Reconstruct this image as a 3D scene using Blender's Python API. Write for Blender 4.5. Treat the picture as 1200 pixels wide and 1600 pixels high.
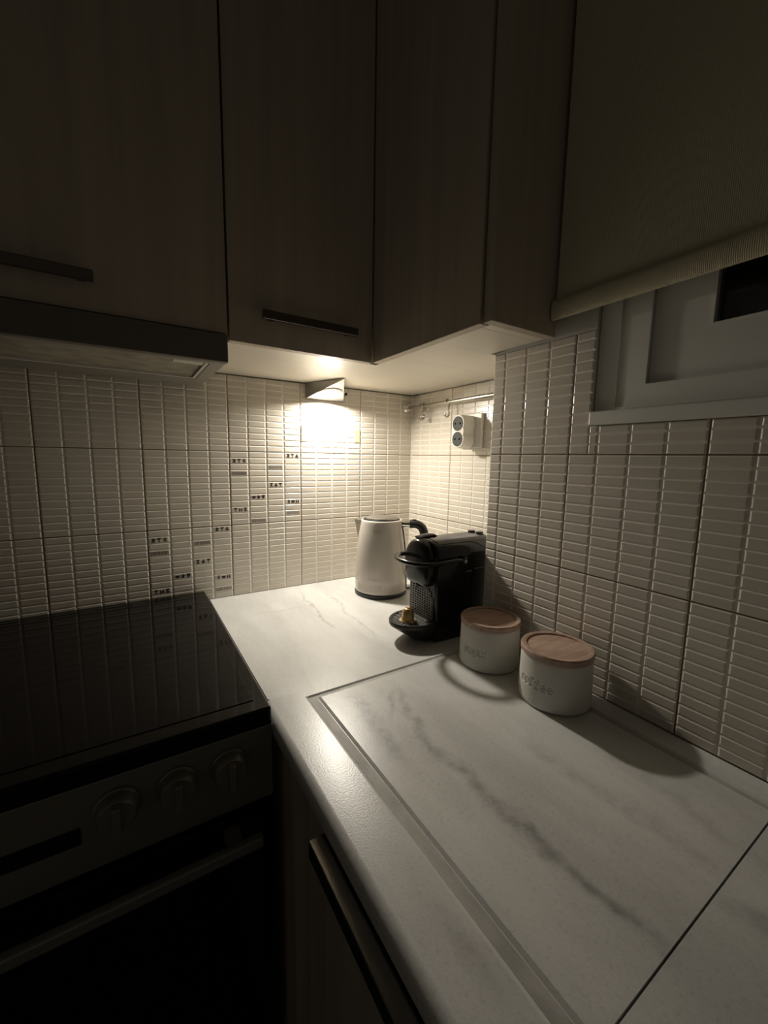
import bpy, bmesh, math, random
from mathutils import Vector, Matrix

for o in list(bpy.data.objects):
    bpy.data.objects.remove(o)
S = bpy.context.scene
COL = S.collection
PI = math.pi

# ------------------------------------------------------------------ camera
cam_d = bpy.data.cameras.new('camera')
cam = bpy.data.objects.new('camera', cam_d)
COL.objects.link(cam)
S.camera = cam
F_PX = 636.63
cam_d.sensor_fit = 'HORIZONTAL'
cam_d.sensor_width = 36.0
cam_d.lens = F_PX / 1200.0 * 36.0
cam_d.clip_start = 0.01
CAM = Vector((-0.83465, -1.15249, 0.38853))
RX = Vector((0.84652327, -0.53209365, 0.01657386))      # image right
RD = Vector((-0.05575609, -0.11958007, -0.99125772))    # image down
RF = Vector((0.52942384, 0.83819864, -0.13089477))      # view direction
m3 = Matrix((RX, -RD, -RF)).transposed()
cam.matrix_world = Matrix.Translation(CAM) @ m3.to_4x4()

# ------------------------------------------------------------------ light
S.view_settings.view_transform = 'Standard'
S.view_settings.look = 'None'
S.view_settings.exposure = 0.0
S.view_settings.gamma = 1.0
S.view_settings.use_curve_mapping = False
W = bpy.data.worlds.new('night_room')
S.world = W
W.use_nodes = True
W.node_tree.nodes['Background'].inputs[0].default_value = (1.0, 0.89, 0.74, 1)
W.node_tree.nodes['Background'].inputs[1].default_value = 0.036
LAMP_POWER = 4.0
LAMP_COLOR = (1.0, 0.93, 0.815)

# ------------------------------------------------------------------ materials
def mat(name, col, rough=0.5, metal=0.0, noise=0.0, nscale=(20, 20, 20), bump=0.0, bscale=200.0,
        spec=0.5, coat=0.0, col2=None, aniso=None, coatr=0.05):
    m = bpy.data.materials.new(name)
    m.use_nodes = True
    nt = m.node_tree
    b = nt.nodes['Principled BSDF']
    b.inputs['Base Color'].default_value = (*col, 1)
    b.inputs['Roughness'].default_value = rough
    b.inputs['Metallic'].default_value = metal
    b.inputs['Specular IOR Level'].default_value = spec
    b.inputs['Coat Weight'].default_value = coat
    b.inputs['Coat Roughness'].default_value = coatr
    tc = nt.nodes.new('ShaderNodeTexCoord')
    if noise or col2:
        mp = nt.nodes.new('ShaderNodeMapping')
        mp.inputs['Scale'].default_value = nscale
        nt.links.new(tc.outputs['Object'], mp.inputs[0])
        n = nt.nodes.new('ShaderNodeTexNoise')
        n.inputs['Scale'].default_value = 1.0
        n.inputs['Detail'].default_value = 5
        nt.links.new(mp.outputs[0], n.inputs[0])
        mx = nt.nodes.new('ShaderNodeMix')
        mx.data_type = 'RGBA'
        c2 = col2 if col2 else tuple(c * (1 - noise) for c in col)
        mx.inputs[6].default_value = (*c2, 1)
        mx.inputs[7].default_value = (*col, 1)
        rp = nt.nodes.new('ShaderNodeMapRange')
        rp.inputs[1].default_value = 0.35
        rp.inputs[2].default_value = 0.65
        nt.links.new(n.outputs[0], rp.inputs[0])
        nt.links.new(rp.outputs[0], mx.inputs[0])
        nt.links.new(mx.outputs[2], b.inputs['Base Color'])
    if bump:
        n2 = nt.nodes.new('ShaderNodeTexNoise')
        n2.inputs['Scale'].default_value = bscale
        n2.inputs['Detail'].default_value = 3
        nt.links.new(tc.outputs['Object'], n2.inputs[0])
        bp = nt.nodes.new('ShaderNodeBump')
        bp.inputs['Strength'].default_value = bump
        bp.inputs['Distance'].default_value = 0.001
        nt.links.new(n2.outputs[0], bp.inputs['Height'])
        nt.links.new(bp.outputs[0], b.inputs['Normal'])
    return m

def marble(name):
    """white marble: soft clouds, fine speckle and a few drawn-out grey veins"""
    m = bpy.data.materials.new(name)
    m.use_nodes = True
    nt = m.node_tree
    L = nt.links.new
    b = nt.nodes['Principled BSDF']
    tc = nt.nodes.new('ShaderNodeTexCoord')
    def noise(scale, detail, vec=None, rough=0.5):
        n = nt.nodes.new('ShaderNodeTexNoise')
        n.inputs['Scale'].default_value = scale
        n.inputs['Detail'].default_value = detail
        n.inputs['Roughness'].default_value = rough
        L(vec if vec else tc.outputs['Object'], n.inputs[0])
        return n
    def math_(op, a, c=None, v=None):
        n = nt.nodes.new('ShaderNodeMath')
        n.operation = op
        for i, x in enumerate((a, c)):
            if x is None:
                continue
            if isinstance(x, (int, float)):
                n.inputs[i].default_value = x
            else:
                L(x, n.inputs[i])
        return n.outputs[0]
    def rng(x, a, c, d, e):
        n = nt.nodes.new('ShaderNodeMapRange')
        n.interpolation_type = 'SMOOTHSTEP'
        for i, q in enumerate((a, c, d, e)):
            n.inputs[i + 1].default_value = q
        L(x, n.inputs[0])
        return n.outputs[0]
    sep = nt.nodes.new('ShaderNodeSeparateXYZ')
    L(tc.outputs['Object'], sep.inputs[0])
    warp = noise(9, 5, rough=0.6)
    w = math_('MULTIPLY', math_('SUBTRACT', warp.outputs[0], 0.5), 0.075)
    fine = noise(60, 4)
    dark = None
    # each vein: start, end on the counter plane, half width, strength
    for (x0, y0, x1, y1, hw, st) in VEINS:
        dx, dy = x1 - x0, y1 - y0
        ln = math.hypot(dx, dy)
        dx, dy = dx / ln, dy / ln
        s = math_('ADD', math_('MULTIPLY', math_('SUBTRACT', sep.outputs[0], x0), dx),
                  math_('MULTIPLY', math_('SUBTRACT', sep.outputs[1], y0), dy))
        t = math_('ADD', math_('MULTIPLY', math_('SUBTRACT', sep.outputs[0], x0), -dy),
                  math_('MULTIPLY', math_('SUBTRACT', sep.outputs[1], y0), dx))
        t = math_('ABSOLUTE', math_('ADD', t, w))
        prof = rng(t, 0, hw, st * 0.6, 0)
        ends = math_('MULTIPLY', rng(s, 0, 0.05, 0, 1), rng(s, ln - 0.05, ln, 1, 0))
        v = math_('MULTIPLY', prof, ends)
        v = math_('MULTIPLY', v, rng(fine.outputs[0], 0.3, 0.65, 0.35, 1.0))
        dark = v if dark is None else math_('MAXIMUM', dark, v)
    mp = nt.nodes.new('ShaderNodeMapping')
    mp.inputs['Rotation'].default_value = (0, 0, math.radians(14))
    mp.inputs['Scale'].default_value = (7, 2.2, 7)
    L(tc.outputs['Object'], mp.inputs[0])
    cloud = noise(1.0, 6, mp.outputs[0], 0.62)
    cl = rng(cloud.outputs[0], 0.36, 0.70, 0.0, 0.36)
    sp = rng(noise(230, 3).outputs[0], 0.50, 0.78, 0, 0.20)
    tot = math_('MINIMUM', math_('ADD', math_('ADD', dark, cl), sp), 1.0)
    mx = nt.nodes.new('ShaderNodeMix')
    mx.data_type = 'RGBA'
    mx.inputs[6].default_value = (0.71, 0.705, 0.675, 1)
    mx.inputs[7].default_value = (0.25, 0.245, 0.24, 1)
    L(tot, mx.inputs[0])
    L(mx.outputs[2], b.inputs['Base Color'])
    b.inputs['Roughness'].default_value = 0.31
    nb = noise(430, 4)
    bp = nt.nodes.new('ShaderNodeBump')
    bp.inputs['Strength'].default_value = 0.25
    bp.inputs['Distance'].default_value = 0.0006
    L(nb.outputs[0], bp.inputs['Height'])
    L(bp.outputs[0], b.inputs['Normal'])
    return m

VEINS = [(-0.548, -0.565, -0.542, -0.780, 0.020, 0.85), (-0.470, -0.60, -0.503, -0.82, 0.013, 0.75),
         (-0.503, -0.76, -0.494, -0.92, 0.015, 0.80), (-0.502, -0.85, -0.486, -1.06, 0.013, 1.0),
         (-0.47, -0.60, -0.53, -0.70, 0.008, 0.65), (-0.624, -0.90, -0.615, -1.00, 0.014, 0.6),
         (-0.43, -0.04, -0.45, -0.36, 0.007, 0.75), (-0.36, -0.08, -0.40, -0.45, 0.006, 0.6),
         (-0.60, -0.16, -0.44, -0.18, 0.005, 0.6), (-0.38, -0.80, -0.37, -1.06, 0.022, 0.5),
         (-0.40, -1.03, -0.37, -1.30, 0.016, 0.6), (-0.575, -0.58, -0.60, -0.75, 0.010, 0.45),
         (-0.30, -0.86, -0.33, -1.05, 0.015, 0.35)]

M = {}
M['tile'] = mat('cream_tile', (0.655, 0.60, 0.515), 0.28, noise=0.06, nscale=(8, 8, 8), bump=0.10, bscale=90)
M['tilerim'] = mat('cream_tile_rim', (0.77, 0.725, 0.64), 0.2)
M['grout'] = mat('brown_grout', (0.31, 0.235, 0.15), 0.9, noise=0.3, nscale=(40, 40, 40))
M['ink'] = mat('tile_ink', (0.03, 0.022, 0.018), 0.5)
M['ink2'] = mat('tile_ink_grey', (0.12, 0.105, 0.095), 0.5)
M['plaster'] = mat('plaster', (0.55, 0.53, 0.48), 0.85, bump=0.3, bscale=150)
M['marble'] = marble('white_marble')
M['groove'] = mat('unpolished_marble', (0.50, 0.485, 0.445), 0.6, noise=0.25, nscale=(60, 25, 60), bump=0.3, bscale=300)
M['door'] = mat('greige_laminate', (0.50, 0.43, 0.335), 0.5, noise=0.16, nscale=(45, 45, 1.6), bump=0.12, bscale=130)
M['carcass'] = mat('cream_melamine', (0.72, 0.67, 0.57), 0.38, noise=0.05, nscale=(3, 60, 60))
M['steel'] = mat('brushed_steel', (0.52, 0.50, 0.47), 0.30, 1.0, noise=0.2, nscale=(4, 4, 220))
M['handle'] = mat('dark_brushed_metal', (0.17, 0.15, 0.13), 0.36, 1.0)
M['chrome'] = mat('chrome', (0.78, 0.76, 0.72), 0.10, 1.0)
M['rail'] = mat('satin_steel', (0.46, 0.45, 0.40), 0.18, 1.0)
M['hook'] = mat('dull_chrome', (0.42, 0.40, 0.36), 0.12, 1.0)
M['lamp'] = mat('satin_aluminium', (0.40, 0.38, 0.36), 0.42, 1.0)
M['hoodp'] = mat('dark_hood_metal', (0.16, 0.138, 0.118), 0.5, 0.3, bump=0.1, bscale=100)
M['hoodu'] = mat('hood_grey_metal', (0.34, 0.32, 0.27), 0.5, 0.5)
M['filter'] = mat('filter_grey', (0.42, 0.385, 0.30), 0.6, 0.3, noise=0.35, nscale=(30, 30, 30), bump=0.3, bscale=400)
M['frost'] = mat('frosted_plastic', (0.62, 0.60, 0.53), 0.5)
M['black'] = mat('gloss_black_plastic', (0.009, 0.008, 0.0075), 0.17, spec=0.4)
M['blacks'] = mat('satin_black_plastic', (0.016, 0.015, 0.014), 0.38)
M['roof'] = mat('polished_black_plastic', (0.022, 0.017, 0.014), 0.22, coat=1.0, coatr=0.22, spec=0.7)
M['darkgrey'] = mat('dark_grey_plastic', (0.16, 0.155, 0.145), 0.42)
M['glassblk'] = mat('ceramic_glass', (0.006, 0.005, 0.005), 0.07, spec=0.2)
M['hobframe'] = mat('black_enamel', (0.008, 0.007, 0.006), 0.08, spec=0.2)
M['panel'] = mat('cooker_grey_metal', (0.30, 0.285, 0.25), 0.45, 0.5)
M['display'] = mat('display_black', (0.004, 0.004, 0.004), 0.2)
M['cream'] = mat('cream_enamel', (0.63, 0.575, 0.51), 0.14, coat=0.5)
M['print'] = mat('grey_print', (0.42, 0.37, 0.31), 0.4)
M['print2'] = mat('pink_grey_print', (0.52, 0.43, 0.37), 0.4)
M['stone'] = mat('jar_stoneware', (0.70, 0.68, 0.62), 0.75, noise=0.05, nscale=(40, 40, 40), bump=0.15, bscale=250)
M['wood'] = mat('acacia_wood', (0.50, 0.35, 0.275), 0.42, nscale=(14, 150, 90), col2=(0.38, 0.25, 0.185), bump=0.15, bscale=200)
M['wood2'] = mat('acacia_wood_pale', (0.56, 0.40, 0.315), 0.42, nscale=(14, 150, 90), col2=(0.44, 0.30, 0.225), bump=0.15, bscale=200)
M['gold'] = mat('gold_foil', (0.62, 0.42, 0.20), 0.35, 0.9, bump=0.2, bscale=300)
M['goldrim'] = mat('capsule_rim', (0.88, 0.76, 0.56), 0.25, 0.9)
M['white'] = mat('white_plastic', (0.80, 0.77, 0.70), 0.35)
M['sockgrey'] = mat('socket_grey', (0.035, 0.038, 0.034), 0.6, spec=0.3)
M['pvc'] = mat('window_pvc', (0.76, 0.75, 0.69), 0.45)
M['tape'] = mat('yellowed_tape', (0.72, 0.57, 0.31), 0.6, noise=0.15, nscale=(80, 80, 80))
M['pinhole'] = mat('pin_hole_black', (0.004, 0.004, 0.004), 0.9, spec=0.0)
M['floor'] = mat('floor_tile', (0.20, 0.17, 0.14), 0.5, noise=0.1)
M['dark'] = mat('dark_plinth', (0.03, 0.025, 0.02), 0.8)  # even dark colour of the cabinet plinths

def blind_mat():
    m = mat('ribbed_blind_fabric', (0.66, 0.60, 0.42), 0.85)
    nt = m.node_tree
    b = nt.nodes['Principled BSDF']
    tc = nt.nodes.new('ShaderNodeTexCoord')
    wv = nt.nodes.new('ShaderNodeTexWave')
    wv.bands_direction = 'Y'
    wv.inputs['Scale'].default_value = 150
    wv.inputs['Distortion'].default_value = 0.4
    nt.links.new(tc.outputs['Object'], wv.inputs[0])
    bp = nt.nodes.new('ShaderNodeBump')
    bp.inputs['Strength'].default_value = 0.6
    bp.inputs['Distance'].default_value = 0.0008
    nt.links.new(wv.outputs[0], bp.inputs['Height'])
    nt.links.new(bp.outputs[0], b.inputs['Normal'])
    return m
M['blind'] = blind_mat()

def glass_mat():
    m = bpy.data.materials.new('window_glass')
    m.use_nodes = True
    b = m.node_tree.nodes['Principled BSDF']
    b.inputs['Base Color'].default_value = (0.9, 0.92, 0.9, 1)
    b.inputs['Roughness'].default_value = 0.02
    b.inputs['Transmission Weight'].default_value = 1.0
    b.inputs['IOR'].default_value = 1.45
    return m
M['glass'] = glass_mat()

def lens_mat():
    m = bpy.data.materials.new('lit_lens')
    m.use_nodes = True
    b = m.node_tree.nodes['Principled BSDF']
    b.inputs['Base Color'].default_value = (0.9, 0.88, 0.8, 1)
    b.inputs['Emission Color'].default_value = (*LAMP_COLOR, 1)
    b.inputs['Emission Strength'].default_value = 6.0
    return m
M['lens'] = lens_mat()

# ------------------------------------------------------------------ builders
def thing(name, label, cat, loc, group=None):
    o = bpy.data.objects.new(name, None)
    o.empty_display_size = 0.02
    COL.objects.link(o)
    o.location = loc
    tag(o, label, cat, group)
    return o

def tag(o, label, cat, group=None):
    o['label'] = label
    o['category'] = cat
    if group:
        o['group'] = group
    return o

def wloc(o):
    v = Vector((0, 0, 0))
    while o:
        v += o.location
        o = o.parent
    return v

def obj(name, bm, m, parent=None, label=None, smooth=None, kind=None, origin=None):
    """link bm (world coordinates) as one mesh object, re-based on its parent"""
    base = wloc(parent) if parent else Vector((0, 0, 0))
    if origin is not None:
        base = Vector(origin)
    bm.transform(Matrix.Translation(-base))
    bmesh.ops.recalc_face_normals(bm, faces=bm.faces)
    me = bpy.data.meshes.new(name)
    if smooth:
        for f in bm.faces:
            f.smooth = True
        for e in bm.edges:
            e.smooth = (len(e.link_faces) == 2 and e.calc_face_angle(0) < math.radians(smooth))
    bm.to_mesh(me)
    bm.free()
    me.materials.append(m)
    o = bpy.data.objects.new(name, me)
    COL.objects.link(o)
    if parent:
        o.parent = parent
    elif origin is not None:
        o.location = origin
    if label:
        o['label'] = label
    if kind:
        o['kind'] = kind
    return o

def box(bm, x0, x1, y0, y1, z0, z1, bev=0.0, seg=2):
    vs = [bm.verts.new((x, y, z)) for x in (x0, x1) for y in (y0, y1) for z in (z0, z1)]
    fs = [(0, 1, 3, 2), (4, 6, 7, 5), (0, 4, 5, 1), (2, 3, 7, 6), (0, 2, 6, 4), (1, 5, 7, 3)]
    faces = [bm.faces.new([vs[i] for i in f]) for f in fs]
    if bev:
        es = list({e for f in faces for e in f.edges})
        bmesh.ops.bevel(bm, geom=es, offset=bev, segments=seg, affect='EDGES', profile=0.5)
    return bm

def bx(*a, **k):
    return box(bmesh.new(), *a, **k)

def prism(bm, pts, z0, z1, axis='z', bev=0.0):
    """extrude a polygon (list of 2-D points) along an axis"""
    def P(a, b, c):
        return (a, b, c) if axis == 'z' else ((c, a, b) if axis == 'x' else (a, c, b))
    lo = [bm.verts.new(P(a, b, z0)) for a, b in pts]
    hi = [bm.verts.new(P(a, b, z1)) for a, b in pts]
    n = len(pts)
    fs = [bm.faces.new(lo[::-1]), bm.faces.new(hi)]
    for i in range(n):
        fs.append(bm.faces.new((lo[i], lo[(i + 1) % n], hi[(i + 1) % n], hi[i])))
    if bev:
        es = list({e for f in fs for e in f.edges})
        bmesh.ops.bevel(bm, geom=es, offset=bev, segments=2, affect='EDGES', profile=0.5)
    return bm

def lathe(bm, prof, c=(0, 0), n=64, cap=True, frame=None):
    """prof: (radius, height); frame: 4x4 to place it"""
    rings = []
    for r, z in prof:
        ring = []
        if r < 1e-6:
            v = Vector((0, 0, z))
            ring = [bm.verts.new(frame @ v if frame else (c[0], c[1], z))]
        else:
            for i in range(n):
                a = 2 * PI * i / n
                v = Vector((r * math.cos(a), r * math.sin(a), z))
                ring.append(bm.verts.new(frame @ v if frame else (v.x + c[0], v.y + c[1], v.z)))
        rings.append(ring)
    for A, B in zip(rings, rings[1:]):
        for i in range(n):
            j = (i + 1) % n
            if len(A) == 1 and len(B) == 1:
                continue
            if len(A) == 1:
                bm.faces.new((A[0], B[i], B[j]))
            elif len(B) == 1:
                bm.faces.new((A[i], A[j], B[0]))
            else:
                bm.faces.new((A[i], A[j], B[j], B[i]))
    if cap:
        for R in (rings[0], rings[-1]):
            if len(R) > 2:
                bm.faces.new(R)
    return bm

def spline(pts, n=8):
    """Catmull-Rom through pts"""
    P = [Vector(p) for p in pts]
    P = [P[0] * 2 - P[1]] + P + [P[-1] * 2 - P[-2]]
    out = []
    for i in range(1, len(P) - 2):
        for k in range(n):
            t = k / n
            a, b, c, d = P[i - 1], P[i], P[i + 1], P[i + 2]
            out.append(0.5 * ((2 * b) + (c - a) * t + (2 * a - 5 * b + 4 * c - d) * t * t + (3 * b - a - 3 * c + d) * t ** 3))
    out.append(P[-2])
    return out

def tube(bm, pts, r, n=10, flat=None, cap=True):
    """sweep a circle (or an ellipse r x flat) along pts"""
    pts = [Vector(p) for p in pts]
    up = None
    rings = []
    for i, p in enumerate(pts):
        d = (pts[min(i + 1, len(pts) - 1)] - pts[max(i - 1, 0)]).normalized()
        if up is None:
            up = Vector((0, 0, 1)) if abs(d.z) < 0.9 else Vector((1, 0, 0))
        up = (up - d * up.dot(d)).normalized()
        s = d.cross(up)
        rr = r[i] if isinstance(r, (list, tuple)) else r
        ff = flat if flat else rr
        rings.append([bm.verts.new(p + s * rr * math.cos(2 * PI * k / n) + up * ff * math.sin(2 * PI * k / n)) for k in range(n)])
    for A, B in zip(rings, rings[1:]):
        for k in range(n):
            bm.faces.new((A[k], A[(k + 1) % n], B[(k + 1) % n], B[k]))
    if cap:
        bm.faces.new(rings[0][::-1])
        bm.faces.new(rings[-1])
    return bm

def frame_to(p, zdir, xdir=None):
    z = Vector(zdir).normalized()
    x = Vector(xdir) if xdir else (Vector((1, 0, 0)) if abs(z.x) < 0.9 else Vector((0, 1, 0)))
    x = (x - z * x.dot(z)).normalized()
    y = z.cross(x)
    m = Matrix((x, y, z)).transposed().to_4x4()
    return Matrix.Translation(Vector(p)) @ m

# ------------------------------------------------------------------ the tiled walls
TW = 0.2            # one tile is 20 x 20 cm, pressed with 4 x 12 raised bars
CW, CH = 0.05, TW / 12
def tile_mesh(name, rects):
    """rects: the kept parts of the tile as (u0, v0, u1, v1)"""
    bm = bmesh.new()
    J = 0.0011
    for (u0, v0, u1, v1) in rects:
        a0 = u0 + (J if u0 < 1e-6 else 0.0004)
        a1 = u1 - (J if u1 > TW - 1e-6 else 0.0004)
        b0 = v0 + (J if v0 < 1e-6 else 0.0004)
        b1 = v1 - (J if v1 > TW - 1e-6 else 0.0004)
        box(bm, a0, a1, b0, b1, -0.006, 0.0)
        for i in range(4):
            for j in range(12):
                gx, gy = 0.0013, 0.0009
                x0, x1 = max(i * CW + gx, a0), min((i + 1) * CW - gx, a1)
                y0, y1 = max(j * CH + gy, b0), min((j + 1) * CH - gy, b1)
                if x1 - x0 < 0.005 or y1 - y0 < 0.004:
                    continue
                prev = None
                for (ins, h) in ((0, -0.0002), (0.0007, 0.0006), (0.0014, 0.0010), (0.0024, 0.0013)):
                    iy = ins * 0.75
                    q = [bm.verts.new(p) for p in ((x0 + ins, y0 + iy, h), (x1 - ins, y0 + iy, h), (x1 - ins, y1 - iy, h), (x0 + ins, y1 - iy, h))]
                    if prev:
                        for k in range(4):
                            bm.faces.new((prev[k], prev[(k + 1) % 4], q[(k + 1) % 4], q[k])).smooth = True
                        for k in range(4):
                            bm.edges.get((prev[k], q[k])).smooth = False
                    prev = q
                f = bm.faces.new(prev)
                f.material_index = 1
                for e in f.edges:
                    e.smooth = False
    bmesh.ops.recalc_face_normals(bm, faces=bm.faces)
    me = bpy.data.meshes.new(name)
    bm.to_mesh(me)
    bm.free()
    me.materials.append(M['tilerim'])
    me.materials.append(M['tile'])
    return me

MESHES = {}
def put_tile(parent, U, origin, rects=((0, 0, TW, TW),)):
    key = tuple(rects)
    if key not in MESHES:
        MESHES[key] = tile_mesh('tile', rects)
    o = bpy.data.objects.new('tile', MESHES[key])
    COL.objects.link(o)
    Z = Vector(U).cross(Vector((0, 0, 1)))
    mt = Matrix((Vector(U), Vector((0, 0, 1)), Z)).transposed().to_4x4()
    o.matrix_local = Matrix.Translation(Vector(origin) - wloc(parent)) @ mt
    o.parent = parent
    return o

# little printed kitchen motifs, each as polygons in a unit square
def g_jar():   return [[(.1, 0), (.9, 0), (.9, .25), (.7, .3), (.7, .5), (.95, .55), (.95, .8), (.7, .85), (.75, 1), (.1, 1), (.1, .78), (.3, .75), (.3, .3), (.1, .25)]]
def g_goblet(): return [[(.25, 0), (.75, 0), (.75, .1), (.57, .15), (.57, .5), (.95, .8), (.95, 1), (.05, 1), (.05, .8), (.43, .5), (.43, .15), (.25, .1)]]
def g_mill():  return [[(.1, 0), (.9, 0), (.85, .2), (.62, .42), (.62, .58), (.9, .8), (.9, 1), (.1, 1), (.1, .8), (.38, .58), (.38, .42), (.15, .2)]]
def g_pair():  return [[(.1, 0), (.38, 0), (.42, .6), (.3, .75), (.3, 1), (.18, 1), (.18, .75), (.06, .6)], [(.62, 0), (.9, 0), (.94, .6), (.82, .75), (.82, 1), (.7, 1), (.7, .75), (.58, .6)]]
def g_bowl():  return [[(.2, .1), (.8, .1), (1, .5), (1, .75), (0, .75), (0, .5)]]
def g_pot():   return [[(.25, 0), (.75, 0), (.8, .45), (.98, .5), (.98, .68), (.65, .72), (.6, 1), (.4, 1), (.35, .72), (.02, .68), (.02, .5), (.2, .45)]]
def g_cup():   return [[(.35, 0), (.65, 0), (.9, .55), (.9, 1), (.1, 1), (.1, .55)]]
def g_brackets(): return [[(.2, .05), (.42, .05), (.5, .5), (.42, 1), (.2, 1), (.3, .5)], [(.62, .05), (.84, .05), (.75, .5), (.84, 1), (.62, 1), (.55, .5)]]
def g_chef():  return [[(.1, 0), (.9, 0), (.9, .35), (.65, .45), (.75, .75), (.55, 1), (.4, 1), (.35, .6), (.1, .4)]]
MOTIFS = {(1, 2): (g_jar, g_goblet, g_brackets), (1, 10): (g_goblet, g_pair, g_mill), (2, 8): (g_bowl, g_pot, g_cup),
          (3, 6): (g_mill, g_chef, g_goblet), (4, 1): (g_jar, g_goblet, g_chef), (4, 9): (g_brackets, g_bowl, g_pair)}
HATCH = [(1, 4), (2, 12), (3, 3), (4, 11)]
PRINTS = {}
def decorate(t):
    """the dark kitchen motifs and fine hatchings printed on one tile"""
    if not PRINTS:
        for (c, r), gs in MOTIFS.items():
            bm = bmesh.new()
            x0, y0 = (c - 1) * CW, TW - r * CH
            for k, g in enumerate(gs):
                w, h = 0.0108, 0.0104
                px, py = x0 + 0.0070 + k * 0.0130, y0 + 0.0032
                for poly in g():
                    prism(bm, [(px + a * w, py + b * h) for a, b in poly], 0.00132, 0.0016)
            me = bpy.data.meshes.new('printed_motif')
            bm.to_mesh(me); bm.free(); me.materials.append(M['ink'])
            PRINTS[('printed_motif', c, r)] = me
        for (c, r) in HATCH:
            bm = bmesh.new()
            x0, y0 = (c - 1) * CW, TW - r * CH
            for k in range(13):
                px = x0 + 0.0062 + k * 0.00305
                prism(bm, [(px, y0 + 0.0036), (px + 0.0013, y0 + 0.0036), (px + 0.0013, y0 + 0.0128), (px, y0 + 0.0128)], 0.00132, 0.0016)
            me = bpy.data.meshes.new('printed_hatching')
            bm.to_mesh(me); bm.free(); me.materials.append(M['ink2'])
            PRINTS[('printed_hatching', c, r)] = me
    for (nm, c, r), me in PRINTS.items():
        o = bpy.data.objects.new(nm, me)
        COL.objects.link(o)
        o.parent = t

XR = -0.187           # face of the nearer right wall
YS = -0.541           # where it steps back into the alcove
ZT = 0.598            # top of the tiling

def slab(name, bm, m):
    o = obj(name, bm, m)
    o['kind'] = 'structure'
    return o

floor = slab('floor', bx(-2.6, 0.12, -2.8, 0.12, -0.95, -0.9), M['floor'])
ceil = slab('ceiling', bx(-2.6, 0.12, -2.8, 0.12, 1.72, 1.77), M['plaster'])
wb = slab('wall_back', bx(-2.6, 0.12, 0.006, 0.12, -0.9, 1.72), M['plaster'])
obj('grout', bx(-1.398, -0.0005, 0.0012, 0.0062, 0.0005, ZT - 0.0005), M['grout'], wb)
for i in range(7):
    for j in range(3):
        h = TW if j < 2 else ZT - 0.4
        t = put_tile(wb, (1, 0, 0), (-0.2 * (i + 1), 0, 0.2 * j), ((0, 0, TW, h),))
        if (i, j) in ((2, 1), (3, 0)):
            decorate(t)
wa = slab('wall_alcove', bx(0.006, 0.12, YS - 0.02, 0.006, -0.9, 1.72), M['plaster'])
obj('grout', bx(0.0012, 0.0062, YS, -0.0005, 0.0005, ZT - 0.0005), M['grout'], wa)
for i in range(3):
    for j in range(3):
        h = TW if j < 2 else ZT - 0.4
        w = TW if i < 2 else -YS - 0.4
        put_tile(wa, (0, -1, 0), (0, -0.0026 - 0.2 * i if i else -0.0026, 0.2 * j), ((0, 0, w - (0.003 if i == 2 else 0), h),))

bm = bmesh.new()
prism(bm, [(0.0008, 0.0008), (-0.0035, 0.0008), (-0.0035, -0.0002), (-0.0002, -0.0035), (0.0008, -0.0035)], 0.0004, ZT - 0.0004)
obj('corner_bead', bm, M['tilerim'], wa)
# nearer right wall with the window opening
WY0, WZ0, WZ1 = -0.755, 0.4690, 1.45
wr = bmesh.new()
box(wr, XR + 0.006, 0.12, -2.8, YS, -0.9, WZ0 - 0.002)
box(wr, XR + 0.006, 0.12, WY0, YS, WZ0 - 0.002, ZT)
box(wr, XR + 0.0, 0.12, WY0, YS, ZT, 1.72)
box(wr, XR + 0.0, 0.12, -1.62, WY0, WZ1, 1.72)
box(wr, XR + 0.0, 0.12, -2.8, -1.62, WZ0 - 0.002, 1.72)
wr = slab('wall_right', wr, M['plaster'])
g = bmesh.new()
box(g, XR + 0.0012, XR + 0.0062, -1.52, YS, 0.0005, 0.4455)
box(g, XR + 0.0012, XR + 0.0062, WY0 + 0.0005, YS, 0.4455, ZT - 0.0005)
obj('grout', g, M['grout'], wr)
YG = -0.7204
SILL = 0.4462
for i in range(-1, 4):
    for j in range(3):
        o = (XR, YG - 0.2 * i, 0.2 * j)
        h = TW if j < 2 else ZT - 0.4
        if i == -1:
            u0 = TW - (YS - YG)
            rects = ((u0, 0, TW, h),)
        elif j < 2:
            rects = ((0, 0, TW, TW),)
        elif i == 0:
            ue = YG - WY0
            rects = ((0, 0, ue, ZT - 0.4), (ue, 0, TW, SILL - 0.4))
        else:
            rects = ((0, 0, TW, SILL - 0.4),)
        put_tile(wr, (0, -1, 0), o, rects)

# the step itself, tiled on its face into the alcove like the rest
# window: sill, frame, inner sash, pane
sill = slab('trim_1', bx(XR - 0.006, -0.06, -1.62, WY0 - 0.0005, SILL + 0.0006, WZ0 - 0.0005, bev=0.002), M['pvc'])
XW = -0.180
fr = bmesh.new()
YE = -1.60
def frame_ring(bm, x0, x1, y0, y1, z0, z1, w, wz):
    box(bm, x0, x1, y0 - w, y0, z0, z1)
    box(bm, x0, x1, y1, y1 + w, z0, z1)
    box(bm, x0, x1, y1 + w, y0 - w, z0, z0 + wz)
    box(bm, x0, x1, y1 + w, y0 - w, z1 - wz, z1)
win = slab('window_1', bx(XW + 0.03, XW + 0.06, WY0 - 0.03, WY0 - 0.0012, WZ0, WZ1 - 0.001, bev=0.001), M['pvc'])
frame_ring(fr, XW, XW + 0.05, WY0 - 0.0012, YE, WZ0 + 0.0005, WZ1 - 0.001, 0.031, 0.004)
frame_ring(fr, XW + 0.004, XW + 0.05, WY0 - 0.0325, YE + 0.032, WZ0 + 0.0046, WZ1 - 0.006, 0.0175, 0.002)
obj('window_frame', fr, M['pvc'], win)
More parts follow.
